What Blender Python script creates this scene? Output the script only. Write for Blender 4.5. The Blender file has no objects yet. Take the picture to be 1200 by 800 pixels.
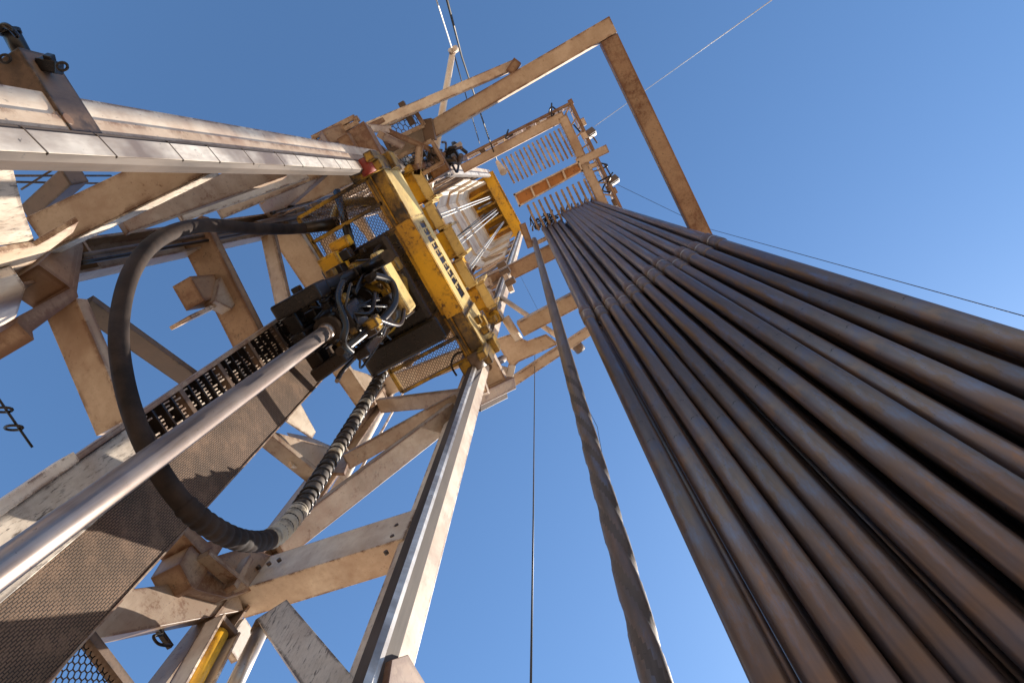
import bpy, math, random
from mathutils import Vector as V, Matrix
random.seed(7)
sc = bpy.context.scene
COL = sc.collection
# ------------------------------------------------------------------ survey helpers
# The photo was taken from eye height on the rig floor (camera at the origin, floor at z=-1.6).
F = 800.0
R = Matrix(((0.87856316, 0.45608059, 0.14183536),
            (0.47623327, -0.85914757, -0.18726273),
            (0.03645061, 0.23206886, -0.97201615)))
FLOOR = -1.6
def ray(u, v): return R @ V(((u-600)/F, -(v-400)/F, -1.0))
def PH(u, v, h): d = ray(u, v); return d*(h/d.z)        # point at height h
def PY(u, v, y): d = ray(u, v); return d*(y/d.y)        # point on plane Y=y
def PR(u, v):                                            # point on the slightly tapering right side face
    n = V((-.128, 1, 0)); c = 1.64 + .128*1.70; d = ray(u, v); return d*(c/n.dot(d))
def PX(u, v, x): d = ray(u, v); return d*(x/d.x)        # point on plane X=x

# ------------------------------------------------------------------ materials
MATS = {}
def nodes(name):
    m = bpy.data.materials.new(name); m.use_nodes = True
    nt = m.node_tree; b = nt.nodes['Principled BSDF']
    return m, nt, b
def N(nt, t, **kw):
    n = nt.nodes.new(t)
    for k, v in kw.items():
        if hasattr(n, k): setattr(n, k, v)
        else: n.inputs[k].default_value = v
    return n
def coords(nt, scale=(1,1,1)):
    tc = N(nt, 'ShaderNodeTexCoord'); mp = N(nt, 'ShaderNodeMapping'); mp.inputs['Scale'].default_value = scale
    nt.links.new(tc.outputs['Object'], mp.inputs['Vector']); return mp.outputs['Vector']
def noise(nt, vec, scale, detail=4, rough=.6):
    n = N(nt, 'ShaderNodeTexNoise'); n.inputs['Scale'].default_value = scale
    n.inputs['Detail'].default_value = detail; n.inputs['Roughness'].default_value = rough
    nt.links.new(vec, n.inputs['Vector']); return n.outputs['Fac']
def ramp(nt, fac, a, b, ca=(0,0,0,1), cb=(1,1,1,1)):
    r = N(nt, 'ShaderNodeValToRGB'); e = r.color_ramp.elements
    e[0].position = a; e[1].position = b; e[0].color = ca; e[1].color = cb
    nt.links.new(fac, r.inputs['Fac']); return r.outputs['Color']
def mix(nt, fac, a, b, mode='MIX'):
    m = N(nt, 'ShaderNodeMix', data_type='RGBA', blend_type=mode)
    if isinstance(fac, (int, float)): m.inputs[0].default_value = fac
    else: nt.links.new(fac, m.inputs[0])
    for i, c in ((6, a), (7, b)):
        if isinstance(c, tuple): m.inputs[i].default_value = c
        else: nt.links.new(c, m.inputs[i])
    return m.outputs[2]
def c4(c): return (c[0], c[1], c[2], 1)
def bump(nt, b, fac, strength=.3, dist=.01):
    bp = N(nt, 'ShaderNodeBump'); bp.inputs['Strength'].default_value = strength; bp.inputs['Distance'].default_value = dist
    nt.links.new(fac, bp.inputs['Height']); nt.links.new(bp.outputs['Normal'], b.inputs['Normal'])

def paint(name, base, dust, rust=(.13,.055,.025), rust_at=.60, dust_lo=.42, dust_hi=.68, streak=(6,6,1.2), rough=.5, spot=.66, stain=(.05,.035,.028), edge=True):
    m, nt, b = nodes(name)
    v = coords(nt); vs = coords(nt, streak)
    n1 = noise(nt, v, 1.6, 6, .65); n2 = noise(nt, v, 13, 9, .78); n3 = noise(nt, vs, 3.2, 8, .75); n4 = noise(nt, vs if name == 'cream_scraped' else v, 38 if name != 'cream_scraped' else 4.5, 6, .7)
    col = mix(nt, ramp(nt, n1, dust_lo, dust_hi), c4(base), c4(dust))
    col = mix(nt, ramp(nt, n3, .47, .75, (0,0,0,1), (.65,.65,.65,1)), col, c4(dust))
    mm = N(nt, 'ShaderNodeMath', operation='MULTIPLY')
    a1 = ramp(nt, n2, rust_at-.03, rust_at+.05); a2 = ramp(nt, n1, .46, .60)
    nt.links.new(a1, mm.inputs[0]); nt.links.new(a2, mm.inputs[1])
    col = mix(nt, mm.outputs[0], col, c4(rust))
    n7 = noise(nt, vs, 2.1, 4, .6); m2 = N(nt, 'ShaderNodeMath', operation='MULTIPLY')
    nt.links.new(ramp(nt, n4, spot, spot+.06, (0,0,0,1), (.85,.85,.85,1)), m2.inputs[0]); nt.links.new(ramp(nt, n7, .44, .62), m2.inputs[1])
    col = mix(nt, m2.outputs[0], col, c4(stain))
    n5 = noise(nt, vs, 14, 5, .7)
    col = mix(nt, ramp(nt, n5, .62, .70, (0,0,0,1), (.7,.7,.7,1)), col, c4(stain))
    # broad handling grime and rust breaking through along the worn edges
    n8 = noise(nt, v, .9, 5, .7); col = mix(nt, ramp(nt, n8, .50, .72, (0,0,0,1), (.7,.7,.7,1)), col, (rust[0]*1.5+.05, rust[1]*1.5+.04, rust[2]*1.5+.03, 1))
    if edge:
        bv = N(nt, 'ShaderNodeBevel', samples=4); bv.inputs['Radius'].default_value = .055 if name in ('cream_far', 'rusty_cream') else .028
        ge = N(nt, 'ShaderNodeNewGeometry'); dt = N(nt, 'ShaderNodeVectorMath', operation='DOT_PRODUCT')
        nt.links.new(bv.outputs['Normal'], dt.inputs[0]); nt.links.new(ge.outputs['Normal'], dt.inputs[1])
        iv = N(nt, 'ShaderNodeMath', operation='SUBTRACT'); iv.inputs[0].default_value = 1.0; nt.links.new(dt.outputs['Value'], iv.inputs[1])
        e1 = ramp(nt, iv.outputs[0], .001, .018); e2 = ramp(nt, noise(nt, v, 4, 9, .8), .45 if name != 'rusty_cream' else .36, .53 if name != 'rusty_cream' else .46)
        mm2 = N(nt, 'ShaderNodeMath', operation='MULTIPLY'); nt.links.new(e1, mm2.inputs[0]); nt.links.new(e2, mm2.inputs[1])
        col = mix(nt, mm2.outputs[0], col, c4(rust))
    nt.links.new(col, b.inputs['Base Color']); b.inputs['Roughness'].default_value = rough
    bump(nt, b, n2, .25, .004)
    MATS[name] = m; return m
paint('grimy_brown', (.17,.105,.065), (.05,.033,.022), rust=(.03,.02,.015), rust_at=.5)
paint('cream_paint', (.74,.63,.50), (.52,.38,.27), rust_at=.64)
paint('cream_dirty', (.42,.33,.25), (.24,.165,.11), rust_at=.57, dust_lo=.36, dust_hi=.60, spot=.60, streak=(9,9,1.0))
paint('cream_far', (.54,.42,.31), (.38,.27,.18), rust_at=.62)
paint('rusty_cream', (.34,.225,.14), (.20,.12,.07), rust_at=.50, spot=.57)
paint('cream_scraped', (.58,.50,.41), (.34,.26,.19), rust=(.05,.03,.02), rust_at=.60, spot=.52, streak=(16,16,3.2), stain=(.03,.022,.018))
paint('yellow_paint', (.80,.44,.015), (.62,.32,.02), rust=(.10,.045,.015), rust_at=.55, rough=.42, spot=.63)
paint('yellow_lit', (.80,.60,.22), (.66,.46,.16), rust=(.12,.06,.02), rust_at=.60, rough=.5)  # paler yellow with the sunlit look of the front faces put into the colour
paint('yellow_greasy', (.58,.34,.03), (.20,.11,.02), rust=(.02,.014,.01), rust_at=.47, dust_lo=.38, dust_hi=.58, rough=.38, spot=.54)
paint('brown_steel', (.16,.10,.065), (.10,.065,.045), rust=(.05,.03,.02), rough=.5)
paint('red_paint', (.30,.03,.02), (.18,.04,.03), rough=.5)
paint('orange_wood', (.52,.22,.06), (.40,.16,.045), rust=(.06,.03,.015), rust_at=.56, rough=.6, edge=False)
paint('lamp_grey', (.07,.085,.11), (.05,.055,.06), rough=.4, edge=False)
paint('white_paint', (.70,.64,.56), (.52,.44,.36), rust_at=.66)

def steel(name, c1, c2, c3, rough=.4, metal=.6, streak=(8,8,.6), s=2.2, rmix=.15):
    m, nt, b = nodes(name)
    v = coords(nt); vs = coords(nt, streak)
    n1 = noise(nt, vs, s, 6, .6); n2 = noise(nt, v, 1.1, 4, .6); n3 = noise(nt, v, 26, 5, .65)
    col = mix(nt, ramp(nt, n1, .38, .66), c4(c1), c4(c2))
    col = mix(nt, ramp(nt, n2, .48, .68), col, c4(c3))
    col = mix(nt, ramp(nt, n3, .66, .71, (0,0,0,1), (.8,.8,.8,1)), col, (.012,.010,.009,1))
    nt.links.new(col, b.inputs['Base Color']); b.inputs['Metallic'].default_value = metal
    oi = N(nt, 'ShaderNodeObjectInfo'); hv = N(nt, 'ShaderNodeMapRange'); nt.links.new(oi.outputs['Random'], hv.inputs['Value']); hv.inputs['To Min'].default_value = .78; hv.inputs['To Max'].default_value = 1.2
    if name in ('pipe_steel', 'tool_joint_steel', 'collar_steel'):
        n5 = noise(nt, coords(nt, (1.6,1.6,.5)), 6, 8, .75); n6 = noise(nt, coords(nt, (1.5,1.5,.3)), 4.1, 7, .7)
        col = mix(nt, ramp(nt, n5, .53, .66, (0,0,0,1), (.9,.9,.9,1)), col, (.19,.11,.072,1)); col = mix(nt, ramp(nt, n6, .54, .68, (0,0,0,1), (.85,.85,.85,1)), col, (.12,.145,.22,1))
    if name in ('pipe_steel', 'tool_joint_steel'): col = mix(nt, 1.0, col, hv.outputs['Result'], 'MULTIPLY')
    nt.links.new(col, b.inputs['Base Color'])
    r = N(nt, 'ShaderNodeMapRange'); nt.links.new(n1, r.inputs['Value'])
    r.inputs['To Min'].default_value = rough-rmix; r.inputs['To Max'].default_value = rough+rmix
    nt.links.new(r.outputs['Result'], b.inputs['Roughness'])
    bump(nt, b, n3, .12, .002)
    MATS[name] = m; return m
steel('pipe_steel', (.165,.105,.078), (.105,.074,.062), (.10,.10,.135), .34, .6)
steel('tool_joint_steel', (.14,.085,.062), (.085,.062,.052), (.12,.09,.078), .40, .35)
steel('collar_steel', (.16,.115,.085), (.10,.072,.055), (.13,.09,.07), .5, .25)
steel('groove_dark', (.10,.072,.055), (.065,.048,.037), (.11,.08,.06), .7, .1)
steel('bright_steel', (.48,.44,.40), (.34,.29,.25), (.24,.19,.16), .36, .8)
steel('rail_silver', (.80,.74,.66), (.50,.45,.40), (.24,.21,.20), .42, .55, streak=(2,2,3), s=4)
steel('rail_worn', (.82,.74,.63), (.58,.50,.42), (.22,.17,.14), .45, .15, streak=(5,5,1.5), s=5)
steel('rail_dark', (.065,.043,.03), (.04,.028,.022), (.09,.065,.05), .75, .05)
steel('well_pipe', (.36,.29,.255), (.22,.17,.145), (.44,.38,.34), .38, .7, rmix=.14, streak=(14,14,.8), s=3)
steel('black_grease', (.018,.013,.011), (.010,.008,.008), (.03,.02,.014), .30, .3)
steel('grease_metal', (.045,.033,.026), (.018,.014,.012), (.07,.052,.04), .34, .5)
steel('wire_rope', (.05,.045,.04), (.03,.03,.03), (.08,.07,.06), .5, .5)
steel('light_wire', (.62,.60,.56), (.50,.48,.45), (.6,.58,.55), .5, .4)
steel('blue_steel', (.22,.26,.36), (.13,.14,.18), (.3,.3,.34), .3, .8)

m, nt, b = nodes('hose_rubber')
v = coords(nt); n1 = noise(nt, v, 3, 6, .65); n2 = noise(nt, v, 30, 5, .6)
col = mix(nt, ramp(nt, n1, .40, .68), (.015,.011,.010,1), (.052,.035,.027,1))
nt.links.new(col, b.inputs['Base Color']); b.inputs['Roughness'].default_value = .75; b.inputs['Specular IOR Level'].default_value = .18; bump(nt, b, n2, .3, .004); MATS['hose_rubber'] = m
m, nt, b = nodes('hose_wrap')
v = coords(nt); n1 = noise(nt, v, 7, 6, .7)
col = mix(nt, ramp(nt, n1, .42, .60), (.022,.017,.014,1), (.11,.08,.06,1))
nt.links.new(col, b.inputs['Base Color']); b.inputs['Roughness'].default_value = .8; MATS['hose_wrap'] = m
m, nt, b = nodes('pale_tape')
v = coords(nt); n1 = noise(nt, v, 9, 6, .7)
col = mix(nt, ramp(nt, n1, .45, .64), (.42,.36,.27,1), (.12,.09,.06,1))
nt.links.new(col, b.inputs['Base Color']); b.inputs['Roughness'].default_value = .6; MATS['pale_tape'] = m

# raised tread pattern in a real bump of small offset pads
m, nt, b = nodes('tread_plate')
tc = N(nt, 'ShaderNodeTexCoord'); sp = N(nt, 'ShaderNodeSeparateXYZ'); cb = N(nt, 'ShaderNodeCombineXYZ')
nt.links.new(tc.outputs['Object'], sp.inputs[0]); nt.links.new(sp.outputs['Z'], cb.inputs['X']); nt.links.new(sp.outputs['Y'], cb.inputs['Y'])
br = N(nt, 'ShaderNodeTexBrick'); br.inputs['Scale'].default_value = 1.0
br.inputs['Brick Width'].default_value = .034; br.inputs['Row Height'].default_value = .012; br.inputs['Mortar Size'].default_value = .0028
br.inputs['Mortar Smooth'].default_value = .3
br.inputs['Color1'].default_value = (1,1,1,1); br.inputs['Color2'].default_value = (.9,.9,.9,1); br.inputs['Mortar'].default_value = (0,0,0,1)
nt.links.new(cb.outputs[0], br.inputs['Vector'])
n1 = noise(nt, coords(nt), 3, 6, .65)
base = mix(nt, ramp(nt, n1, .36, .66), (.235,.145,.092,1), (.12,.076,.048,1))
n9 = noise(nt, coords(nt), 7, 7, .7); wornm = ramp(nt, n9, .50, .62, (1,1,1,1), (.35,.35,.35,1)); inv = mix(nt, wornm, (1,1,1,1), br.outputs['Color'])
col = mix(nt, inv, (.035,.023,.016,1), base)
nt.links.new(col, b.inputs['Base Color']); b.inputs['Roughness'].default_value = .65; b.inputs['Specular IOR Level'].default_value = .25
bump(nt, b, br.outputs['Color'], .6, .006); MATS['tread_plate'] = m

m, nt, b = nodes('deck_plate')
n1 = noise(nt, coords(nt), 1.2, 6, .65)
nt.links.new(mix(nt, ramp(nt, n1, .4, .65), (.36,.27,.19,1), (.24,.17,.115,1)), b.inputs['Base Color']); b.inputs['Roughness'].default_value = .7; MATS['deck_plate'] = m
m, nt, b = nodes('desert_ground')
v = coords(nt); n1 = noise(nt, v, .05, 8, .65); n2 = noise(nt, v, 1.5, 8, .7)
col = mix(nt, ramp(nt, n1, .4, .62), (.40,.28,.18,1), (.32,.22,.14,1)); col = mix(nt, ramp(nt, n2, .45, .7), col, (.44,.33,.22,1))
nt.links.new(col, b.inputs['Base Color']); b.inputs['Roughness'].default_value = .9; bump(nt, b, n2, .4, .03); MATS['desert_ground'] = m

# ------------------------------------------------------------------ object helpers
def tag(o, label=None, cat=None, group=None, kind=None):
    if label: o['label'] = label
    if cat: o['category'] = cat
    if group: o['group'] = group
    if kind: o['kind'] = kind
    return o
def thing(name, label, cat, loc=(0,0,0), group=None):
    o = bpy.data.objects.new(name, None); COL.objects.link(o); o.location = loc
    o.empty_display_size = .2
    return tag(o, label, cat, group)
def wloc(o):
    p = V((0,0,0))
    while o: p += o.location; o = o.parent
    return p
class MB:
    def __init__(s): s.v = []; s.f = []; s.sm = []
    def add(s, vs, fs, smooth=False):
        n = len(s.v); s.v += [V(p) for p in vs]; s.f += [tuple(i+n for i in f) for f in fs]; s.sm += [smooth]*len(fs); return s
    def prism(s, A, B, ax, ay, w, d, w2=None, d2=None):
        """box between A and B; ax, ay unit axes across, w/d full sizes"""
        w2 = w if w2 is None else w2; d2 = d if d2 is None else d2
        vs = []
        for P, ww, dd in ((A, w, d), (B, w2, d2)):
            for sx, sy in ((-1,-1),(1,-1),(1,1),(-1,1)): vs.append(P + ax*(sx*ww/2) + ay*(sy*dd/2))
        return s.add(vs, [(0,1,2,3),(7,6,5,4),(0,4,5,1),(1,5,6,2),(2,6,7,3),(3,7,4,0)])
    def beam(s, A, B, w, d, ref=V((0,0,1)), **k):
        A = V(A); B = V(B); t = (B-A).normalized(); ay = (ref - t*ref.dot(t))
        if ay.length < 1e-4: ay = V((1,0,0)) - t*t.x
        ay.normalize(); ax = t.cross(ay)
        return s.prism(A, B, ax, ay, w, d, **k)
    def box(s, lo, hi):
        lo = V(lo); hi = V(hi); c = (lo+hi)/2
        return s.prism(V((c.x,c.y,lo.z)), V((c.x,c.y,hi.z)), V((1,0,0)), V((0,1,0)), hi.x-lo.x, hi.y-lo.y)
    def tube(s, pts, r, n=10, caps=True, closed=False):
        pts = [V(p) for p in pts]; m = len(pts); rr = r if isinstance(r, (list, tuple)) else [r]*m
        t0 = (pts[1]-pts[0]).normalized(); a = t0.orthogonal().normalized(); vs = []
        for i in range(m):
            if closed: t = (pts[(i+1) % m]-pts[i-1]).normalized()
            else: t = (pts[min(i+1, m-1)]-pts[max(i-1, 0)]).normalized()
            a = (a - t*a.dot(t)).normalized(); b_ = t.cross(a)
            for k in range(n):
                q = 2*math.pi*k/n; vs.append(pts[i] + a*(rr[i]*math.cos(q)) + b_*(rr[i]*math.sin(q)))
        fs = []
        for i in range(m if closed else m-1):
            j = (i+1) % m
            for k in range(n): l = (k+1) % n; fs.append((i*n+k, i*n+l, j*n+l, j*n+k))
        n0 = len(s.v); s.add(vs, fs, True)
        if caps and not closed:
            s.f.append(tuple(n0+k for k in reversed(range(n)))); s.sm.append(False)
            s.f.append(tuple(n0+(m-1)*n+k for k in range(n))); s.sm.append(False)
        return s
    def extrude(s, pts, vec):
        pts = [V(p) for p in pts]; n = len(pts); vec = V(vec)
        return s.add(pts + [p+vec for p in pts], [tuple(range(n)), tuple(reversed(range(n, 2*n)))] + [(i, i+n, (i+1) % n+n, (i+1) % n) for i in range(n)])
    def ring_plate(s, outer, inner, vec):
        n = len(outer); vec = V(vec); o = [V(p) for p in outer]; i_ = [V(p) for p in inner]
        vs = o+i_+[p+vec for p in o]+[p+vec for p in i_]; fs = []
        for k in range(n):
            l = (k+1) % n
            fs += [(k, l, n+l, n+k), (2*n+k, 3*n+k, 3*n+l, 2*n+l), (k, 2*n+k, 2*n+l, l), (n+k, n+l, 3*n+l, 3*n+k)]
        return s.add(vs, fs)
    def sphere(s, c, r, n=10, m=6, sc_=(1,1,1)):
        vs = []; fs = []
        for i in range(m+1):
            a = math.pi*i/m
            for k in range(n):
                q = 2*math.pi*k/n; vs.append(V(c)+V((sc_[0]*r*math.sin(a)*math.cos(q), sc_[1]*r*math.sin(a)*math.sin(q), sc_[2]*r*math.cos(a))))
        for i in range(m):
            for k in range(n): l = (k+1) % n; fs.append((i*n+k, (i+1)*n+k, (i+1)*n+l, i*n+l))
        return s.add(vs, fs, True)
    def hexmesh(s, O, U, Wv, lu, lw, cell, t, keep=None):
        """expanded metal: flat hexagonal strands as thin bars in the plane O + u*U + w*W"""
        cu, cw = cell; nu = int(lu/cu)+2; nw = int(lw/cw)+2; nrm = U.cross(Wv).normalized()
        def P(u, w): return O + U*u + Wv*w
        def ok(u, w): return 0 <= u <= lu and 0 <= w <= lw and (keep is None or keep(u, w))
        for j in range(nw):
            off = (j % 2)*cu/2
            for i in range(nu):
                x = i*cu + off; y = j*cw
                a = (x-cu*.32, y); b_ = (x+cu*.32, y); c_ = (x+cu*.5-cu*.0+0, y+cw); 
                segs = [((x-cu*.18, y), (x+cu*.18, y)), ((x+cu*.18, y), (x+cu*.32, y+cw)), ((x-cu*.18, y), (x-cu*.32, y+cw))]
                for p, q in segs:
                    if ok(*p) and ok(*q): s.beam(P(*p), P(*q), t, t*.8, nrm)
        return s
    def build(s, name, mat, parent=None, bevel=0, label=None):
        me = bpy.data.meshes.new(name); off = wloc(parent) if parent else V((0,0,0))
        me.from_pydata([p-off for p in s.v], [], s.f); me.polygons.foreach_set('use_smooth', s.sm); me.update()
        me.materials.append(MATS[mat]); o = bpy.data.objects.new(name, me); COL.objects.link(o)
        if parent: o.parent = parent
        if label: o['label'] = label
        if bevel:
            md = o.modifiers.new('bevel', 'BEVEL'); md.width = bevel; md.segments = 2; md.limit_method = 'ANGLE'; md.angle_limit = math.radians(50)
        return o
def spline(pts, n=12):
    pts = [V(p) for p in pts]; out = []
    for i in range(len(pts)-1):
        p0 = pts[max(i-1, 0)]; p1 = pts[i]; p2 = pts[i+1]; p3 = pts[min(i+2, len(pts)-1)]
        for k in range(n):
            t = k/n; out.append(.5*((2*p1)+(p2-p0)*t+(2*p0-5*p1+4*p2-p3)*t*t+(3*p1-p0-3*p2+p3)*t**3))
    return out+[pts[-1]]
X = V((1,0,0)); Y = V((0,1,0)); Z = V((0,0,1))

# ------------------------------------------------------------------ setting
def sheet(name, size, z, mat):
    b_ = MB().add([(-size,-size,z),(size,-size,z),(size,size,z),(-size,size,z)], [(0,1,2,3)]); o = b_.build(name, mat); tag(o, kind='structure'); return o
sheet('ground', 4000, FLOOR-1.2, 'desert_ground')
fl = MB(); fl.box((-5.2,-4.2,FLOOR-.25), (4.2,5.0,FLOOR)); tag(fl.build('rig_floor', 'deck_plate'), kind='structure')

# ------------------------------------------------------------------ mast
FX, RX, LY, RY = -1.64, -3.12, -1.10, 1.64      # front legs' face, rear legs' face, inner faces left / right
TOP = 29.5
mast = thing('drilling_mast', 'tall cream steel lattice mast with rusty paint rising over the rig floor', 'mast', (-2.4, .27, FLOOR))
def leg(x0, x1, y0, y1, mat, name='leg', z1=TOP): 
    return MB().box((x0,y0,FLOOR), (x1,y1,z1)).build(name, mat, mast, .008)
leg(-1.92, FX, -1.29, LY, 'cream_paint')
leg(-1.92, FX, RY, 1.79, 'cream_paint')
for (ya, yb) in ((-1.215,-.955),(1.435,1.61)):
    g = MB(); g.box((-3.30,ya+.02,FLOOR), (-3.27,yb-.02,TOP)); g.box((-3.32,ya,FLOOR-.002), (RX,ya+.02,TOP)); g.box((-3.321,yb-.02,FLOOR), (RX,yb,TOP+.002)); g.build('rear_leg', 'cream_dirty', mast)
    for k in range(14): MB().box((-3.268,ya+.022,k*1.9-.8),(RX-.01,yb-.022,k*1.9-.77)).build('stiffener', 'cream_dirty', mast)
# guide rails on the front legs, tips worn bright
for sgn, y0 in ((1, LY), (-1, RY)):
    r = MB(); a = y0; b1 = y0+sgn*.118; b2 = y0+sgn*.14
    prof = [(-1.735,a),(-1.618,a),(-1.618,b1),(-1.642,b2),(-1.71,b2),(-1.735,b1)]
    r.extrude([(x,y,FLOOR) for x, y in prof], (0,0,TOP-1-FLOOR))
    ro = r.build('guide_rail', 'rail_dark', mast, .003)
    if sgn > 0:
        s = MB(); s.extrude([(x,y,FLOOR) for x, y in [(-1.617,a+.022),(-1.613,a+.022),(-1.613,b1-.002),(-1.617,b1-.002)]], (0,0,TOP-1-FLOOR))
    else:
        s = MB(); s.extrude([(x,y,FLOOR) for x, y in [(-1.617,b1+.026),(-1.613,b1+.026),(-1.613,b1-.001),(-1.640,b2-.003),(-1.642,b2),(-1.617,b1)]], (0,0,TOP-1-FLOOR))
    s.build('wear_strip', 'rail_worn' if sgn > 0 else 'rail_silver', ro)
    if sgn > 0:      # weld joints across the rail
        for k in range(14):
            z = .6+k*.50+.05*math.sin(k*2.3); MB().beam(V((-1.617,a+.01,z)), V((-1.617,b1+.004,z+.05)), .007, .012, X).build('weld_joint', 'rail_dark', ro)
# front flange plate beside left rail
MB().box((-1.652,LY-.075,FLOOR),(-1.630,LY+.012,8.6)).build('flange_strip', 'cream_far', mast)

NB = [0]
def pb(p1, p2, plane, w, d, mat='cream_dirty', name='brace', parent=None, ext=0, w2=None):
    """brace whose inner face centre line passes through two surveyed points on a face of the mast"""
    NB[0] += 1; o = .0025*(NB[0] % 9)
    if plane == 'R': A, B, n = PR(*p1), PR(*p2), V((-.127,.992,0))
    elif plane == 'L': A, B, n = PY(*p1, LY), PY(*p2, LY), -Y
    elif plane == 'B': A, B, n = PX(*p1, RX), PX(*p2, RX), -X
    else: ax, val, sg = plane; A, B, n = (PY(*p1, val), PY(*p2, val), Y*sg) if ax == 'Y' else (PX(*p1, val), PX(*p2, val), X*sg)
    t = (B-A).normalized(); A = A - t*ext; B = B + t*ext
    if name == 'brace' and parent is None and plane in ('R', 'B'): d = max(w*1.05, .16); w = w*.42; off = n*o
    else: off = n*(d/2+o)
    return MB().beam(A+off, B+off, w, d, n, **({'w2': w2} if w2 else {})).build(name, mat, parent or mast, .005)
def pp(pix, plane, d, mat='cream_dirty', name='gusset', parent=None):
    NB[0] += 1; o = .0025*(NB[0] % 9)
    if plane == 'R': pts, n = [PR(*p) for p in pix], V((-.127,.992,0))
    elif plane == 'L': pts, n = [PY(*p, LY) for p in pix], -Y
    elif plane == 'B': pts, n = [PX(*p, RX) for p in pix], -X
    else: ax, val, sg = plane; pts, n = ([PY(*p, val) for p in pix], Y*sg) if ax == 'Y' else ([PX(*p, val) for p in pix], X*sg)
    return MB().extrude([p+n*o for p in pts], n*d).build(name, mat, parent or mast, .003)

# right side face (between rear right leg and front right leg)
pb((285,674),(480,612),'R',.40,.22,'cream_paint', 'girt')
pb((318,712),(420,845),'R',.20,.10,'cream_scraped','strut')
pb((325,640),(532,482),'R',.20,.20,'cream_dirty')
pb((405,540),(535,468),'R',.14,.20,'cream_dirty')
pb((445,474),(545,463),'R',.17,.14,'cream_dirty')
pb((440,456),(545,415),'R',.24,.20,'cream_paint')
pp([(335,505),(362,510),(410,530),(402,552),(376,552),(350,530)],'R',.03,'cream_dirty')
for p1, p2, w in (((470,405),(553,380),.2),((500,352),(562,372),.14),((505,345),(575,330),.2),((540,330),(580,345),.14),((530,318),(590,300),.2)):
    pb(p1, p2, 'R', w, .15, 'cream_far')
# rear face
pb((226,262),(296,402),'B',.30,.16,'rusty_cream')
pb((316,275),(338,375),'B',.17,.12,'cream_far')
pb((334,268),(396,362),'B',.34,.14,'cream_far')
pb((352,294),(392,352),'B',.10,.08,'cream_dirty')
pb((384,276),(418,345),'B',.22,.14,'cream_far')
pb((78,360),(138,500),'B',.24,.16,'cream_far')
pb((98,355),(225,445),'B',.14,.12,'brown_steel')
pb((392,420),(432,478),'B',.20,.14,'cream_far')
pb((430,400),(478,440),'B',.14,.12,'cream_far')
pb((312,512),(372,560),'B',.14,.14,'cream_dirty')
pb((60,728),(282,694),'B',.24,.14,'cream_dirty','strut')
pp([(415,432),(455,445),(452,468),(428,480)],'B',.03,'cream_far')
pp([(338,492),(352,468),(372,505),(368,512)],'B',.02,'cream_paint')
pp([(325,505),(395,525),(378,552),(345,545)],'B',.03,'cream_far')
pp([(258,325),(276,330),(282,348),(272,362),(252,352)],('X',RX+.05,-1),.12,'cream_dirty', 'splice_block')
pb((224,371),(268,350),'B',.035,.22,'cream_paint','splice_flange')
pb((238,322),(254,350),'B',.42,.20,'rusty_cream','splice_sleeve')
# left side face
pb((62,296),(255,202),'L',.17,.24,'cream_far')
NB[0] += 1; A_, B_ = PY(62,296,LY+.012), PY(255,202,LY+.012); MB().beam(A_, B_, .165, .010, Y).build('wear_plate', 'cream_scraped', mast)
pb((150,276),(335,210),'L',.09,.20,'cream_dirty')
pb((215,262),(362,211),'L',.05,.20,'white_paint')
pb((262,258),(392,203),'L',.07,.24,'cream_far')
pb((318,262),(415,216),'L',.08,.26,'cream_far')
pb((322,258),(385,203),'L',.14,.22,'cream_dirty')
pb((345,262),(430,222),'L',.14,.20,'cream_far')
for p1, p2, w in (((395,255),(450,215),.2),((425,250),(470,208),.2),((440,245),(500,205),.2)):
    pb(p1, p2, 'L', w, .14, 'cream_far')
# cable runs and conduits strapped to the rear face and left side
for k, (p, q, hx_, r) in enumerate((((95,300),(420,245),-3.05,.022),((95,308),(420,250),-3.03,.016),((300,262),(450,232),-2.9,.03),((318,250),(440,216),-2.7,.02),((335,262),(460,240),-2.95,.035))):
    A_, B_ = PX(*p, hx_), PX(*q, hx_); sag = V((0,0,-.04)); MB().tube(spline([A_, A_.lerp(B_,.3)+sag, A_.lerp(B_,.6)+sag*.4, B_], 8), r, 8).build('cable_run', 'black_grease' if k % 2 else 'brown_steel', mast)
for (u, v, s_) in ((352,246,.16),(368,238,.12),(388,232,.14),(404,222,.10),(344,232,.10),(420,228,.12)):
    A_ = PX(u, v, -2.95); MB().beam(A_, A_+V((0,.1,.35)), s_, s_*.8, X).build('junction_box', 'brown_steel' if u % 8 else 'grimy_brown', mast, .01)
# bolted splice plates on the two front legs and the big girt
def boltrow(P0, P1, n_, nrm, r=.016, mat='grimy_brown'):
    for i_ in range(n_):
        P_ = V(P0).lerp(V(P1), i_/(n_-1)); MB().tube([P_, P_+nrm*.02], r, 6).build('bolt', mat, mast)
for (z_, y0_, y1_) in ((8.9,1.66,1.77),):
    MB().box((FX,y0_,z_),(FX+.014,y1_,z_+.5)).build('splice_plate', 'cream_paint', mast, .003)
for u in (296,306,318,330): 
    P_ = PR(u, 672-(u-296)*.35); MB().tube([P_-Y*.02, P_-Y*.045], .016, 6).build('bolt', 'grimy_brown', mast)
for z_ in (3.95, 4.15, 4.3): MB().tube([V((-1.965,1.625,z_)), V((-1.965,1.60,z_))], .016, 6).build('bolt', 'grimy_brown', mast)
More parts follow.
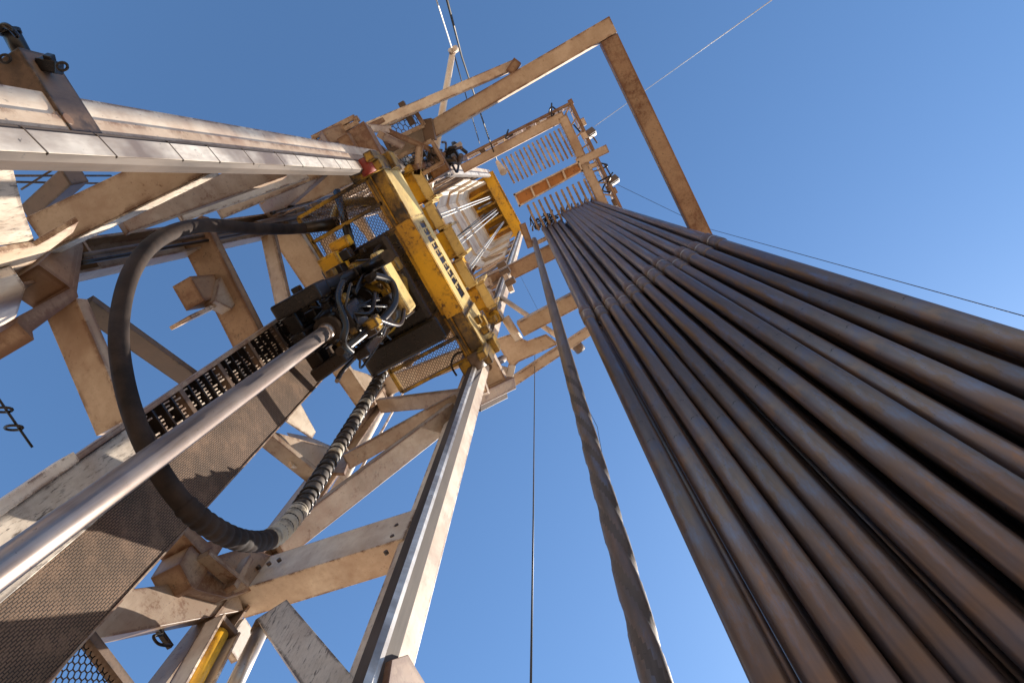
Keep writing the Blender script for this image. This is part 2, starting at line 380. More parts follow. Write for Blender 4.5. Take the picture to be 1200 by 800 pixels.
# lower left corner plates
pp([(-30,196),(17,198),(30,250),(43,287),(-30,294)],('Y',-.96,-1),.05,'cream_scraped', 'cover_plate')
pp([(-30,300),(6,330),(-5,345),(-30,350)],('Y',-.9,-1),.05,'brown_steel', 'cover_plate')
pp([(-20,303),(45,292),(95,263),(88,276),(40,312),(0,328),(-20,332)],('Y',-.92,-1),.03,'cream_far', 'gusset')
pp([(-20,335),(6,330),(22,325),(33,340),(22,372),(0,405),(-20,410)],('Y',-.86,-1),.05,'cream_paint', 'gusset')
bx = PX(20,370,RX); 
g = MB()
for q in ([(22,370),(88,335),(92,348),(38,388)], [(22,370),(38,388),(40,398),(20,378)], [(45,310),(92,266),(96,272),(84,340),(80,335)]):
    g.extrude([PX(*p, RX+.12) for p in q], -X*.3)
g.build('bracket_box', 'rusty_cream', mast)
pp([(60,312),(92,268),(98,290),(90,345)],('X',RX+.10,-1),.03,'rusty_cream','gusset')
# node box at the rear right leg
g = MB()
g.extrude([PX(*p, -2.99) for p in [(208,618),(218,612),(250,640),(236,648)]], -X*.25)
g.extrude([PX(*p, -3.0) for p in [(210,660),(222,640),(252,632),(262,640),(230,690),(225,688)]], -X*.22)
g.extrude([PX(*p, -3.04) for p in [(228,690),(240,655),(290,640),(330,655),(300,690),(265,700)]], -X*.10)
g.build('node_bracket', 'rusty_cream', mast, .004)
g = MB(); g.beam(PX(238,650,-2.96), PX(284,688,-2.97), .04, .10, X); g.beam(PX(290,655,-2.96), PX(270,690,-2.96), .04, .08, X); g.build('stiffener', 'cream_dirty', mast)
# upper mast: rear panel girts, both legs' inner channels, octagon frame, ring opening
for k, h in enumerate((12.5, 14.6, 16.8, 19.0, 21.2, 23.4, 25.6)):
    MB().box((RX-.14,-1.02,h),(RX-.02,1.52,h+.18)).build('girt', 'cream_far', mast)
    MB().beam(V((RX-.16,-1.0,h)), V((RX-.16,1.5,h+2.1)), .12, .08, X).build('brace', 'cream_far', mast)
    for yy in (LY-.05, RY+.05):
        MB().box((-3.3,yy-.05,h+.004),(-1.92,yy+.05,h+.16)).build('girt', 'cream_dirty', mast)
        MB().beam(V((-3.25,yy,h+.1)), V((-1.95,yy,h+2.0)), .10, .07, Y).build('brace', 'brown_steel', mast)
def octa(x0,x1,y0,y1,c,z): return [(x0+c,y0,z),(x1-c,y0,z),(x1,y0+c,z),(x1,y1-c,z),(x1-c,y1,z),(x0+c,y1,z),(x0,y1-c,z),(x0,y0+c,z)]
def cprof(i): return [(-1.93,-1.02+i),(-2.72,-1.02+i),(-3.06+i,-.66),(-3.06+i,1.16),(-2.72,1.56-i),(-1.93,1.56-i)]
for i, (h0, h1) in enumerate(((20.6,22.6),(22.7,24.9),(25.0,28.4))):
    i0 = .05*i; o_ = cprof(i0); n_ = cprof(i0+.035); g = MB()
    vs = [(x,y,h0) for x,y in o_]+[(x,y,h0) for x,y in n_]+[(x,y,h1) for x,y in o_]+[(x,y,h1) for x,y in n_]; fs = []
    for k in range(5): fs += [(k,k+1,7+k,6+k),(12+k,18+k,19+k,13+k),(k,12+k,13+k,k+1),(6+k,7+k,19+k,18+k)]
    fs += [(0,6,18,12),(5,17,23,11)]
    g.add(vs, fs).build('inner_shell', 'white_paint', mast)
    n2_ = cprof(i0+.12); g = MB(); vs = [(x,y,h1+.003) for x,y in o_]+[(x,y,h1+.003) for x,y in n2_]+[(x,y,h1+.06) for x,y in o_]+[(x,y,h1+.06) for x,y in n2_]
    g.add(vs, fs).build('shell_ring', 'cream_paint', mast)
# upper mast cladding seen along the inside of both side faces
# crown: yellow beams and sheave boxes
CH = 28.6
cr = thing('crown_block', 'yellow crown block with sheaves at the very top of the mast', 'crown block', (-2.2,.27,CH))
c = MB(); c.box((-1.95,-1.15,CH),(-1.52,1.72,CH+.8)); c.box((-1.52,-1.15,CH-.004),(-1.46,1.72,CH+.05)); c.build('front_beam', 'yellow_paint', cr, .02)
c = MB(); c.box((-3.25,-1.0,CH+.1),(-3.0,1.5,CH+.6)); c.build('rear_beam', 'yellow_paint', cr, .02)
for y in (-1.1,-.62,-.05,.55,1.08,1.5):
    c = MB(); c.box((-3.0,y,CH+.15),(-1.85,y+.12,CH+.62)); c.build('cross_beam', 'yellow_paint', cr, .01)
c = MB(); c.box((-3.0,-1.0,CH+.65),(-1.85,1.5,CH+.68)); c.build('cover_plate', 'yellow_paint', cr)
for i, y in enumerate((-.30,-.12,.22,.38,.84)):
    s = MB(); s.tube([V((-2.42,y,CH+.15)), V((-2.42,y+.07,CH+.15))], .36, 20); s.build('sheave', 'blue_steel' if i % 2 else 'brown_steel', cr)
# ------------------------------------------------------------------ travelling block + top drive
tb = thing('travelling_block', 'yellow travelling block riding between the rails above the top drive', 'travelling block', (-1.75,.27,10.2))
H = 10.2
c = MB(); c.box((-1.66,-.98,H+.05),(-1.56,1.50,H+.35)); c.build('front_beam', 'yellow_paint', tb, .01)
segs = [(-.95,-.50,H-.1,-1.40),(-.42,-.06,H-.25,-1.46),(0,.42,H-.30,-1.38),(.48,.88,H-.25,-1.48),(.95,1.32,H-.05,-1.40)]
for i, (a, b_, z, x1) in enumerate(segs):
    s = MB(); s.box((-1.98,a,z),(x1-.10,b_,z+.55)); o = s.build('sheave_box', 'yellow_paint', tb, .03)
    s = MB(); s.box((x1-.14,a-.035,z-.05),(x1,a+.0,z+.6)); s.box((x1-.14,b_,z-.055),(x1-.002,b_+.035,z+.6)); s.box((x1-.16,a,z-.04),(x1-.02,b_,z-.015)); s.build('flange', 'yellow_lit', o)
    if i in (1,2,3):
        s = MB(); s.tube([V((-1.85,a+.1,z+.3)), V((-1.85,b_-.1,z+.3))], .34, 22); s.build('sheave', 'brown_steel', tb)
for y, sg in ((-.99,-1),(1.50,1)):
    s = MB(); s.box((-1.80,y-.05,H-.25),(-1.50,y+.05,H+1.1)); s.box((-1.60,y-.09,H),(-1.45,y+.12,H+.35)); s.build('roller_bracket', 'yellow_greasy', tb, .01)

td = thing('top_drive', 'yellow and black greasy top drive hanging between the guide rails', 'top drive', (-2.0,.27,7.5))
H = 7.75
fb = MB(); fb.box((-1.62,-.93,H),(-1.47,1.46,H+.95)); fbo = fb.build('frame_beam', 'yellow_greasy', td, .01)
MB().box((-1.469,-.90,H+.02),(-1.452,-.30,H+.90)).build('front_plate', 'yellow_lit', fbo, .004)  # front face paler than the beam: sunlight painted into its colour
fp = MB()
for (a, b_) in ((-.30,-.22),(.80,.90),): fp.box((-1.469,a,H+.03),(-1.454,b_,H+.88))
for z0, z1 in ((.03,.30),(.64,.88)): fp.box((-1.468,-.22,H+z0),(-1.453,.80,H+z1))
fp.build('front_plate', 'yellow_lit', fbo)
MB().box((-1.469,.98,H+.02),(-1.451,1.45,H+.92)).build('front_plate', 'yellow_lit', fbo, .004)
fp = MB()
y = -.14
for k in range(9):            # cut letter-like slots of the frame plate
    fp.box((-1.4675,y,H+.26),(-1.457,y+.022,H+.64))
    if k % 3 != 1: fp.box((-1.4675,y+.022,H+.42),(-1.4575,y+.065,H+.47))
    if k % 2: fp.box((-1.4675,y+.022,H+.59),(-1.4575,y+.065,H+.64))
    y += .095
fp.build('slot_rib', 'yellow_lit', fbo)
MB().box((-1.4688,-.20,H+.30),(-1.462,.80,H+.64)).build('slot_dark', 'black_grease', fbo)  # black sheet standing in for the shade inside the slots
s = MB(); s.box((-1.70,-.93,H-.02),(-1.62,1.40,H+.04)); s.box((-1.66,-.3,H-.05),(-1.45,.9,H-.003)); s.build('bottom_flange', 'yellow_paint', fbo)
for y in (-.99,1.49):
    s = MB(); s.box((-1.80,y-.07,H-.15),(-1.42,y+.09,H+.95)); s.box((-1.55,y-.10,H+.3),(-1.36,y+.10,H+.55)); s.box((-1.52,y-.12,H-.30),(-1.42,y-.02,H+.1)); s.build('roller_bracket', 'yellow_greasy', td, .01)
    MB().tube([V((-1.58,y-.10,H-.12)), V((-1.58,y+.08,H-.12))], .09, 14).build('guide_roller', 'red_paint' if y < 0 else 'brown_steel', td); MB().tube([V((-1.58,y-.06,H+.85)), V((-1.58,y+.08,H+.85))], .10, 14).build('guide_roller', 'brown_steel', td)
# motor body
XC, YC = -2.2, .26
b_ = MB(); b_.box((XC-.42,YC-.55,H-.25),(XC+.45,YC+.62,H+1.6)); b_.build('motor_housing', 'black_grease', td, .06)
b_ = MB(); b_.tube([V((XC,YC,H-.95)), V((XC,YC,H-.9)), V((XC,YC,H-.35)), V((XC,YC,H-.2))], [.30,.40,.44,.40], 8); gb = b_.build('gearbox', 'yellow_greasy', td, .015)
b_ = MB(); b_.box((XC+.36,YC-.40,H-.98),(XC+.45,YC+.30,H-.62)); b_.build('gearbox_lit_edge', 'yellow_lit', gb, .03)  # added pale slab standing in for the sunlit front edge
for k in range(12):
    q = k*math.pi/6; r = .33; MB().box((XC+r*math.cos(q)-.035,YC+r*math.sin(q)-.035,H-1.03),(XC+r*math.cos(q)+.035,YC+r*math.sin(q)+.035,H-.94)).build('bolt', 'yellow_greasy', gb, .006)
b_ = MB(); b_.tube([V((XC,YC,H-1.35)), V((XC,YC,H-.95))], .16, 16); b_.tube([V((XC,YC,H-1.12)), V((XC,YC,H-1.02))], .24, 16); b_.build('quill', 'grease_metal', td)
b_ = MB(); b_.box((XC-.25,YC-.62,H-.65),(XC-.02,YC-.40,H-.35)); b_.box((XC-.1,YC-.72,H-.5),(XC+.12,YC-.60,H-.3)); b_.build('valve_block', 'yellow_paint', td, .02)
b_ = MB(); b_.box((XC-.5,YC+.50,H-.35),(XC+.5,YC+.80,H+.5)); b_.build('side_housing', 'black_grease', td, .04)
# pipe handler: grabber frame, link tubes, hoses, rods
ph = MB(); Hh = 5.75
ph.tube([V((XC,YC,Hh+.85)), V((XC,YC,Hh+.45)), V((XC,YC,Hh+.2)), V((XC,YC,Hh-.05))], [.12,.17,.15,.12], 14)
pho = ph.build('saver_sub', 'grease_metal', td)
ph = MB()
ph.beam(V((XC-.26,YC-.34,Hh+.1)), V((XC-.26,YC+.34,Hh+.1)), .14, .2)
ph.beam(V((XC+.10,YC-.34,Hh+.12)), V((XC+.10,YC-.30,Hh+1.9)), .10, .14, X)
ph.beam(V((XC+.10,YC+.34,Hh+.12)), V((XC+.10,YC+.30,Hh+1.9)), .10, .14, X)
ph.beam(V((XC-.30,YC-.33,Hh+.0)), V((XC+.16,YC-.33,Hh+.0)), .14, .3)
ph.beam(V((XC-.30,YC+.30,Hh+.0)), V((XC+.05,YC+.26,Hh+.0)), .12, .28)
ph.box((XC-.26,YC-.10,Hh-.2),(XC-.13,YC+.12,Hh+.35)); ph.box((XC+.12,YC-.12,Hh+.0),(XC+.24,YC+.14,Hh+.4))
ph.build('grabber_frame', 'black_grease', td, .02)
rng = random.Random(3)
for k in range(60):
    q = rng.uniform(0, 6.28); r0 = rng.uniform(.10,.48); z0 = Hh+rng.uniform(-.1,1.2)
    p0 = V((XC+r0*math.cos(q), YC+r0*1.1*math.sin(q), z0)); p3 = p0 + V((rng.uniform(-.2,.2), rng.uniform(-.25,.25), rng.uniform(.35,1.15)))
    mid = (p0+p3)/2 + V((rng.uniform(-.15,.2), rng.uniform(-.18,.18), rng.uniform(-.2,.1)))
    for q_ in (p0, mid, p3): q_.x = min(q_.x, -1.80)
    MB().tube(spline([p0, mid, p3], 6), rng.choice((.012,.016,.022)), 7).build('hydraulic_line', rng.choice(('black_grease','grease_metal','grease_metal','black_grease','black_grease','grease_metal','bright_steel')), td)
for k in range(34):
    q = rng.uniform(0, 6.28); r0 = rng.uniform(.15,.55); c0 = V((XC+r0*math.cos(q), YC+r0*math.sin(q), Hh+rng.uniform(0,1.0)+(.7 if r0 > .4 else 0))); a_ = rng.uniform(.03,.07)
    MB().box(c0-V((a_,a_,a_*1.6)), c0+V((a_,a_,a_*1.6))).build('fitting', rng.choice(('black_grease','grease_metal','yellow_greasy')), td, .012)
for (p, q_, r) in (((383,337),(432,312),.055),((455,300),(425,318),.06),((398,412),(452,372),.04)):
    A = PH(*p, 6.0 if r != .04 else 5.6); B = PH(*q_, 7.1 if r != .04 else 6.9); MB().tube([A, B], r, 12).build('link_tube', 'grease_metal', td)
MB().tube(spline([PH(437,322,6.3), PH(458,330,6.5), PH(463,352,6.4), PH(450,372,6.1), PH(425,392,5.8), PH(405,408,5.6)], 8), .035, 9).build('bail', 'grease_metal', td)
MB().tube(spline([PH(402,330,6.0), PH(396,350,5.7), PH(405,380,5.5), PH(402,400,5.4), PH(412,412,5.5)], 8), .03, 9).build('bail', 'black_grease', td)
# guard cages either side of the motor
for (a, bb) in ((-.90,-.28),(.86,1.42)):
    g = MB(); g.hexmesh(V((-2.55,a,H+.0)), X, Y, .92, bb-a, (.05,.022), .006); g.build('guard_mesh', 'brown_steel', td)
    for (x0, y0, x1, y1) in ((-2.58,a,-1.65,a),(-2.58,bb,-1.65,bb),(-2.58,a,-2.58,bb),(-1.65,a,-1.65,bb),(-2.58,(a+bb)/2,-1.65,(a+bb)/2)):
        MB().beam(V((x0,y0,H-.02)), V((x1,y1,H-.02)), .04, .05).build('cage_bar', 'yellow_greasy', td)
g = MB(); g.tube(spline([PH(388,264,8.0), PH(400,240,8.2), PH(430,236,8.2), PH(452,240,8.2)], 8), .055, 10); g.build('gooseneck', 'yellow_greasy', td)
MB().tube([PH(395,225,8.3), PH(402,250,8.0), PH(412,290,7.4)], .05, 9).build('cage_post', 'black_grease', td)
# ------------------------------------------------------------------ hoist lines
for i, (y, y2, x) in enumerate(((-.28,-.30,-2.05),(-.22,-.22,-2.05),(.22,.24,-2.05),(.28,.32,-2.05),(.36,.44,-2.05),(.78,.86,-2.05),(.84,.90,-2.05),(.24,.20,-2.6))):
    o = MB().tube([V((-1.80,y,10.9)), V((x,y2,CH+.2))], .016, 6).build('hoist_line', 'light_wire' if i not in (2,7) else 'wire_rope')
    tag(o, 'hoist wire rope strung between the travelling block and the crown', 'wire rope', 'hoist ropes between block and crown')

# ------------------------------------------------------------------ drill pipe in the hole
wp = thing('well_pipe', 'grey steel pipe hanging from the top drive in front of the tread plate', 'pipe', (-2.2,.27,FLOOR))
MB().tube([V((-2.23,.275,FLOOR)), V((-2.21,.27,Hh-.1))], .064, 28).build('pipe_body', 'well_pipe', wp)
MB().tube([V((-2.21,.27,Hh-.14)), V((-2.21,.27,Hh-.05)), V((-2.21,.27,Hh+.1))], [.066,.08,.08], 24).build('tool_joint', 'well_pipe', wp)

# ------------------------------------------------------------------ central track panel (leans slightly)
pn = thing('track_panel', 'long upright panel of brown tread plate and dark cable rack behind the hanging pipe', 'track panel', (-2.7,.5,FLOOR))
def yl(h): return .235-.042*h
def yr(h): return .895-.035*h
PXX = -2.70
def pq(name, mat, x, d, f0, f1, h0, h1, parent=pn, bevel=0):
    pts = [V((x,f0(h0),h0)), V((x,f1(h0),h0)), V((x,f1(h1),h1)), V((x,f0(h1),h1))]
    return MB().extrude(pts, (-d,0,0)).build(name, mat, parent, bevel)
mid = lambda t: (lambda h: yl(h)+(yr(h)-yl(h))*t)
pq('tread_sheet', 'tread_plate', PXX, .02, mid(.44), mid(1), FLOOR, 9.0)
pq('edge_angle', 'cream_dirty', PXX+.006, .03, mid(.992), mid(1.006), FLOOR, 8.9)
pq('backing_sheet', 'black_grease', PXX-.16, .01, mid(.0), mid(.46), FLOOR, 9.0)
pq('cover_sheet', 'cream_scraped', PXX+.012, .02, mid(.03), mid(.45), FLOOR, 3.55, bevel=.004)
pq('side_channel', 'cream_paint', PXX+.05, .12, mid(-.055), mid(.028), FLOOR, 3.1, bevel=.005)
pq('side_channel', 'cream_dirty', PXX+.02, .10, mid(-.02), mid(.022), 3.12, 9.0)
pq('center_rail', 'brown_steel', PXX+.02, .05, mid(.43), mid(.455), 3.5, 9.0)
rr = random.Random(5); CLIPS = MB()
h = 3.6; k = 0
while h < 8.6:
    step = .115
    big = (k % 5 == 0)
    r0 = MB(); r0.extrude([V((PXX+.012,yl(h),h)), V((PXX+.012,mid(.44)(h),h)), V((PXX+.012,mid(.44)(h),h+(.05 if big else .018))), V((PXX+.012,yl(h),h+(.05 if big else .018)))], (-.06,0,0))
    r0.build('rack_rung', 'brown_steel' if big else 'black_grease', pn)
    r1 = MB()
    for j in range(11):      # comb of small clips between the rungs
        t0 = .035+j*.036; ya = mid(t0)(h)
        if rr.random() < .22: continue
        L = rr.uniform(.03,.085); off = rr.uniform(.012,.025)
        r1.box((PXX-.03,ya,h+off),(PXX+.004,ya+.010,h+off+L))
        if rr.random() < .6: r1.box((PXX-.03,ya+.010,h+off),(PXX+.003,ya+.026,h+off+.014))
    if r1.v: CLIPS.add(r1.v, r1.f)
    h += step; k += 1

cl = CLIPS.build('rack_clips', 'cream_paint', pn); cl['kind'] = 'stuff'
# ------------------------------------------------------------------ kelly hose loop
hs = thing('kelly_hose', 'thick black rubber hose hanging in a loop from the top drive, partly wrapped with rope', 'hose', (-2.6,-.3,3.0))
def PD(u, v, dist): return ray(u, v).normalized()*dist
cp = [PD(392,262,8.2), PD(350,268,7.7), PD(300,268,6.8), PD(240,264,5.9), PD(190,278,5.2), PD(156,315,4.8), PD(140,375,4.5), PD(144,440,4.2), PD(165,510,4.0), PD(200,572,3.9), PD(240,612,3.95), PD(285,633,4.25), PD(322,628,4.65), PD(352,596,5.05)]
pts = spline(cp, 10); cutA = 98
MB().tube(pts[:cutA], .054, 20).build('rubber_hose', 'hose_rubber', hs)
MB().tube([pts[0], pts[2], pts[4], pts[9]], [.080,.080,.066,.060], 16).build('end_fitting', 'grease_metal', hs)
lower = pts[cutA-4:]
rs = []
fine = spline(lower, 4)
for i in range(len(fine)): rs.append(.056+.007*abs(math.sin(i*.42)))
MB().tube(fine, rs, 20).build('wrapped_section', 'hose_rubber', hs)
i0 = int(len(pts)*.905)
tp = spline(pts[i0:i0+12], 5); MB().tube(tp, [.061+.006*abs(math.sin(k*.36)) for k in range(len(tp))], 20).build('tape_band', 'pale_tape', hs)
up = spline([PD(352,596,5.05), PD(382,548,5.95), PD(408,505,6.85), PD(432,465,7.8), PD(452,430,8.6), PD(472,400,9.3), PD(485,375,10.2)], 40)
rs = [.050+.010*(abs(math.sin(i*.36+.8*math.sin(i*.11)))) for i in range(len(up))]
MB().tube(up, rs, 18).build('standpipe_hose', 'hose_wrap', hs)
for k, (a, n_) in enumerate(((52,9),(92,8),(108,6),(150,10),(196,12))):
    rr_ = [.063]*n_; MB().tube(up[a:a+n_], rr_, 18).build('tape_band', 'pale_tape' if k < 4 else 'bright_steel', hs)
# wrapping rope helix
hx = []
for i in range(len(up)-1):
    t = (up[i+1]-up[i]).normalized(); a_ = t.orthogonal().normalized(); b2 = t.cross(a_)
    for j in range(2):
        q = (i*2+j)*.55; P_ = up[i].lerp(up[i+1], j/2); hx.append(P_+a_*.062*math.cos(q)+b2*.062*math.sin(q))
MB().tube(hx, .011, 5).build('wrapping_rope', 'black_grease', hs)

# ------------------------------------------------------------------ racked drill pipe
grp = 'drill pipe stands racked upright against the monkeyboard'
HT = 17.25
def lathe(profile, axis_pts, n=24):
    pass
def stand_mesh():
    body = MB(); rj = .0625
    L = HT-FLOOR
    body.tube([V((0,0,0)), V((0,0,L-.3))], rj, 26)
    jt = MB(); z = 9.15
    jt.tube([V((0,0,z-.34)), V((0,0,z-.27)), V((0,0,z-.03)), V((0,0,z-.022)), V((0,0,z-.008)), V((0,0,z)), V((0,0,z+.25)), V((0,0,z+.33))], [.0625,.0755,.0755,.068,.068,.0755,.0755,.0625], 26)
    rg = MB(); rg.tube([V((0,0,9.125)), V((0,0,9.150))], .0768, 26)
    tj = MB(); tj.tube([V((0,0,L-.50)), V((0,0,L-.42)), V((0,0,L-.12)), V((0,0,L-.115)), V((0,0,L))], [.062,.073,.073,.045,.034], 20)
    return body, jt, tj, rg
bm_, jt_, tj_, rg_ = stand_mesh()
proto_parts = None
def place_stand(top, joint, label, first=False):
    global proto_parts
    d = (top-joint).normalized(); bottom = joint + d*((FLOOR-joint.z)/d.z)
    bottom = bottom + d*random.uniform(0, .16)
    e = thing('drill_pipe_stand', label, 'drill pipe', bottom, grp)
    e.rotation_mode = 'QUATERNION'; e.rotation_quaternion = V((0,0,1)).rotation_difference(d)
    if proto_parts is None:
        proto_parts = []
        for nm, mb_, mt in (('pipe_body', bm_, 'pipe_steel'), ('tool_joint', jt_, 'tool_joint_steel'), ('pin_end', tj_, 'tool_joint_steel'), ('joint_shoulder', rg_, 'bright_steel')):
            o = mb_.build(nm, mt); o.parent = e; proto_parts.append(o)
    else:
        for o in proto_parts:
            c_ = o.copy(); COL.objects.link(c_); c_.parent = e
    return e
ords = ['First','Second','Third','Fourth','Fifth','Sixth','Seventh','Eighth','Ninth','Tenth','Eleventh']
xj = [-.21,-.06,.085,.22,.36,.50,.64,.78,.92,1.06,1.21,1.37]
yj = [1.60,1.63,1.62,1.645,1.60,1.57,1.53,1.505,1.56,1.52,1.53,1.51]
xt = [-.42,-.28,-.14,0,.17,.27,.37,.47,.57,.68,.80,.95]
yt = [1.15,1.17,1.19,1.21,1.07,1.08,1.09,1.10,1.11,1.12,1.13,1.16]
XO = {}
for i in range(12):
    if i == 0: lab = 'outermost brown drill pipe on the open sky side nearest the spiral drill collar'
    elif i == 11: lab = 'outermost brown drill pipe of the front row, farthest from the spiral collar'
    else: lab = '%s brown drill pipe of the front row counted from the spiral collar side' % {1:'second',2:'third',3:'fourth',4:'fifth',5:'sixth',6:'seventh',7:'eighth',8:'ninth',9:'tenth',10:'eleventh'}[i]
    place_stand(V((xt[i], yt[i], 17.0)), V((xj[i], yj[i], 7.5)), lab)
back = 'brown drill pipe racked in the shade behind the front row'
for r_ in (1, 2, 3, 4):
    for i in range(12):
        if (r_ == 3 and i == 0) or (r_ == 4 and i < 3): continue
        sx = (0, .07, .0, .075, .0)[r_]; 
        if r_ == 2 and i == 0: continue
        place_stand(V((xt[i]+sx*.8, yt[i]+.125*r_, 17.0)), V((xj[i]+sx+.01*random.uniform(-1,1), yj[i]+.150*r_+.015*random.uniform(-1,1), 7.5)), back)

# spiral drill collar
sp_ = thing('spiral_drill_collar', 'spiral grooved drill collar standing alone beside the racked drill pipes', 'drill collar', (-.6,2.4,FLOOR))
B0 = PH(769,800,2.35); T0 = PH(626,281,17.0); dd = (T0-B0).normalized(); base = B0+dd*((FLOOR-B0.z)/dd.z)
Ltot = (T0-base).length; a_ = dd.orthogonal().normalized(); b2 = dd.cross(a_); vs = []; fs = []
nst = 900; nn = 30
for i in range(nst+1):
    z = Ltot*i/nst; P_ = base+dd*z; amp = min(1, max(0, (8.4-z)/2.0))
    for k in range(nn):
        q = 2*math.pi*k/nn; w = (math.cos(3*q + z*2*math.pi/.50)+1)/2
        r = .066*(1-.11*amp*max(0, min(1, (w-.45)/.28))); vs.append(P_+a_*(r*math.cos(q))+b2*(r*math.sin(q)))
for i in range(nst):
    for k in range(nn): l = (k+1) % nn; fs.append((i*nn+k, i*nn+l, (i+1)*nn+l, (i+1)*nn+k))
cb_ = MB().add(vs, fs, True).build('collar_body', 'collar_steel', sp_); cb_.data.materials.append(MATS['groove_dark'])
for fi, pl in enumerate(cb_.data.polygons):      # darker colour set on the machined grooves so the spiral shows
    z = Ltot*(fi//nn+.5)/nst; q = 2*math.pi*((fi % nn)+.5)/nn
    if z < 8.0 and (math.cos(3*q + z*2*math.pi/.50)+1)/2 > .70: pl.material_index = 1
MB().tube([T0-dd*.02, T0+dd*.08, T0+dd*.30], [.066,.05,.03], 16).build('lift_nubbin', 'tool_joint_steel', sp_)

# ------------------------------------------------------------------ monkeyboard
HM = 17.0
mk = thing('monkeyboard', 'cream racking board with rows of fingers high up at the pipe tops', 'racking board', tuple(PH(600,160,HM)))
def hb(p1, p2, h, w, d, mat, name, parent, ext=0, h2=None, **k):
    A = PH(*p1, h); B = PH(*p2, h if h2 is None else h2); t = (B-A).normalized(); return MB().beam(A-t*ext, B+t*ext, w, d, Z, **k).build(name, mat, parent, .004)
hb((542,198),(661,136),HM,.22,.20,'cream_far','frame_beam',mk)
hb((659,137),(712,250),HM,.22,.22,'cream_far','frame_beam',mk)
hb((628,285),(716,243),HM+.3,.10,.12,'cream_far','frame_beam',mk)
hb((556,340),(668,284),HM-.3,.36,.30,'rusty_cream','support_beam',mk)
hb((612,262),(622,290),HM-.5,.16,.08,'rusty_cream','support_lug',mk)
hb((536,188),(669,121),HM+.05,.07,.12,'rusty_cream','toe_rail',mk)
hb((669,121),(728,245),HM+.04,.07,.12,'rusty_cream','toe_rail',mk)
for k in range(9):
    t = k/8; A = V((669,121,0)).lerp(V((728,245,0)), t); Bq = V((661,138,0)).lerp(V((710,240,0)), t)
    hb((A.x,A.y),(Bq.x,Bq.y),HM+.02,.04,.04,'cream_far','walkway_bar',mk)
g = MB(); A = PH(664,134,HM+.06); Uv = (PH(714,240,HM+.06)-A); lu = Uv.length; Uv.normalize(); g.hexmesh(A, Uv, Uv.cross(Z)*-1, lu, .30, (.10,.05), .008); g.build('walkway_mesh', 'cream_far', mk)
for k in range(8):
    t = (k+.5)/8; P_ = V((536,188,0)).lerp(V((669,121,0)), t); A = PH(P_.x,P_.y,HM+.08); MB().beam(A, A+Z*1.05, .04, .04, X).build('handrail_post', 'rusty_cream', mk)
for k in range(6):
    t = (k+.3)/6; P_ = V((669,121,0)).lerp(V((728,245,0)), t); A = PH(P_.x,P_.y,HM+.08); MB().beam(A, A+Z*1.05, .04, .04, X).build('handrail_post', 'rusty_cream', mk)
c0 = PH(536,188,HM+.08); c1 = PH(669,121,HM+.08); c2 = PH(728,245,HM+.08)
g = MB()
for dz in (.55,1.1): g.tube([c0+Z*dz, c1+Z*dz, c2+Z*dz], .022, 7)
g.build('handrail', 'cream_paint', mk)
for k in range(14):      # upper fingers
    t = k/13; A = V((588,186,0)).lerp(V((654,151,0)), t); Lf = 1
    B_ = (A.x+15+2*t, A.y+29+4*t)
    hb((A.x,A.y), B_, HM-.05, .045, .07, 'cream_far', 'finger', mk)
for k in range(11):      # lower fingers
    t = k/10; A = V((618,240,0)).lerp(V((684,210,0)), t)
    hb((A.x,A.y), (A.x+14+1*t, A.y+30+1*t), HM-.05, .055, .07, 'cream_far', 'finger', mk)
dvp = [(603,228),(678,190),(682,200),(609,241)]
g = MB(); dv = [PH(*p, HM-.15) for p in dvp]; g.extrude(dv, (0,0,.02)); dob = g.build('diving_board', 'orange_wood', mk)
for i in range(4):
    A = dv[i]; B_ = dv[(i+1) % 4]; t = (B_-A).normalized(); MB().beam(A-t*.03-Z*.025, B_+t*.03-Z*.025, .04, .05, Z).build('board_rim', 'cream_paint', dob)
for f in (.25,.5,.75):
    A = dv[0].lerp(dv[1], f); B_ = dv[3].lerp(dv[2], f); MB().beam(A-Z*.02, B_-Z*.02, .05, .06, Z).build('board_rib', 'cream_paint', dob)
hb((676,191),(712,174),HM-.12,.20,.12,'cream_far','board_support',mk)
hb((690,196),(700,192),HM-.1,.12,.1,'cream_far','board_support',mk)
for k, (p, q) in enumerate((((690,153),(700,168)),((717,208),(708,192)))):
    lp = thing('flood_lamp', ['grey flood lamp on the corner of the racking board above its cream beam', 'grey flood lamp with white front hung lower on the racking board rail'][k], 'flood lamp', tuple(PH(*p, HM+.1)), 'flood lamps on the racking board')
    A = PH(*p, HM+.1); Bq = PH(p[0]+4, p[1]+6, HM+.05)
    MB().beam(A, Bq, .20, .26, Z, w2=.26, d2=.28).build('lamp_housing', 'lamp_grey', lp, .02)
    t = (Bq-A).normalized(); MB().beam(Bq+t*.002, Bq+t*.02, .20, .16, Z).build('lamp_glass', 'white_paint', lp, .005)
    MB().tube([A, PH(*q, HM+.1)], .02, 6).build('lamp_arm', 'brown_steel', lp)
rng = random.Random(33)
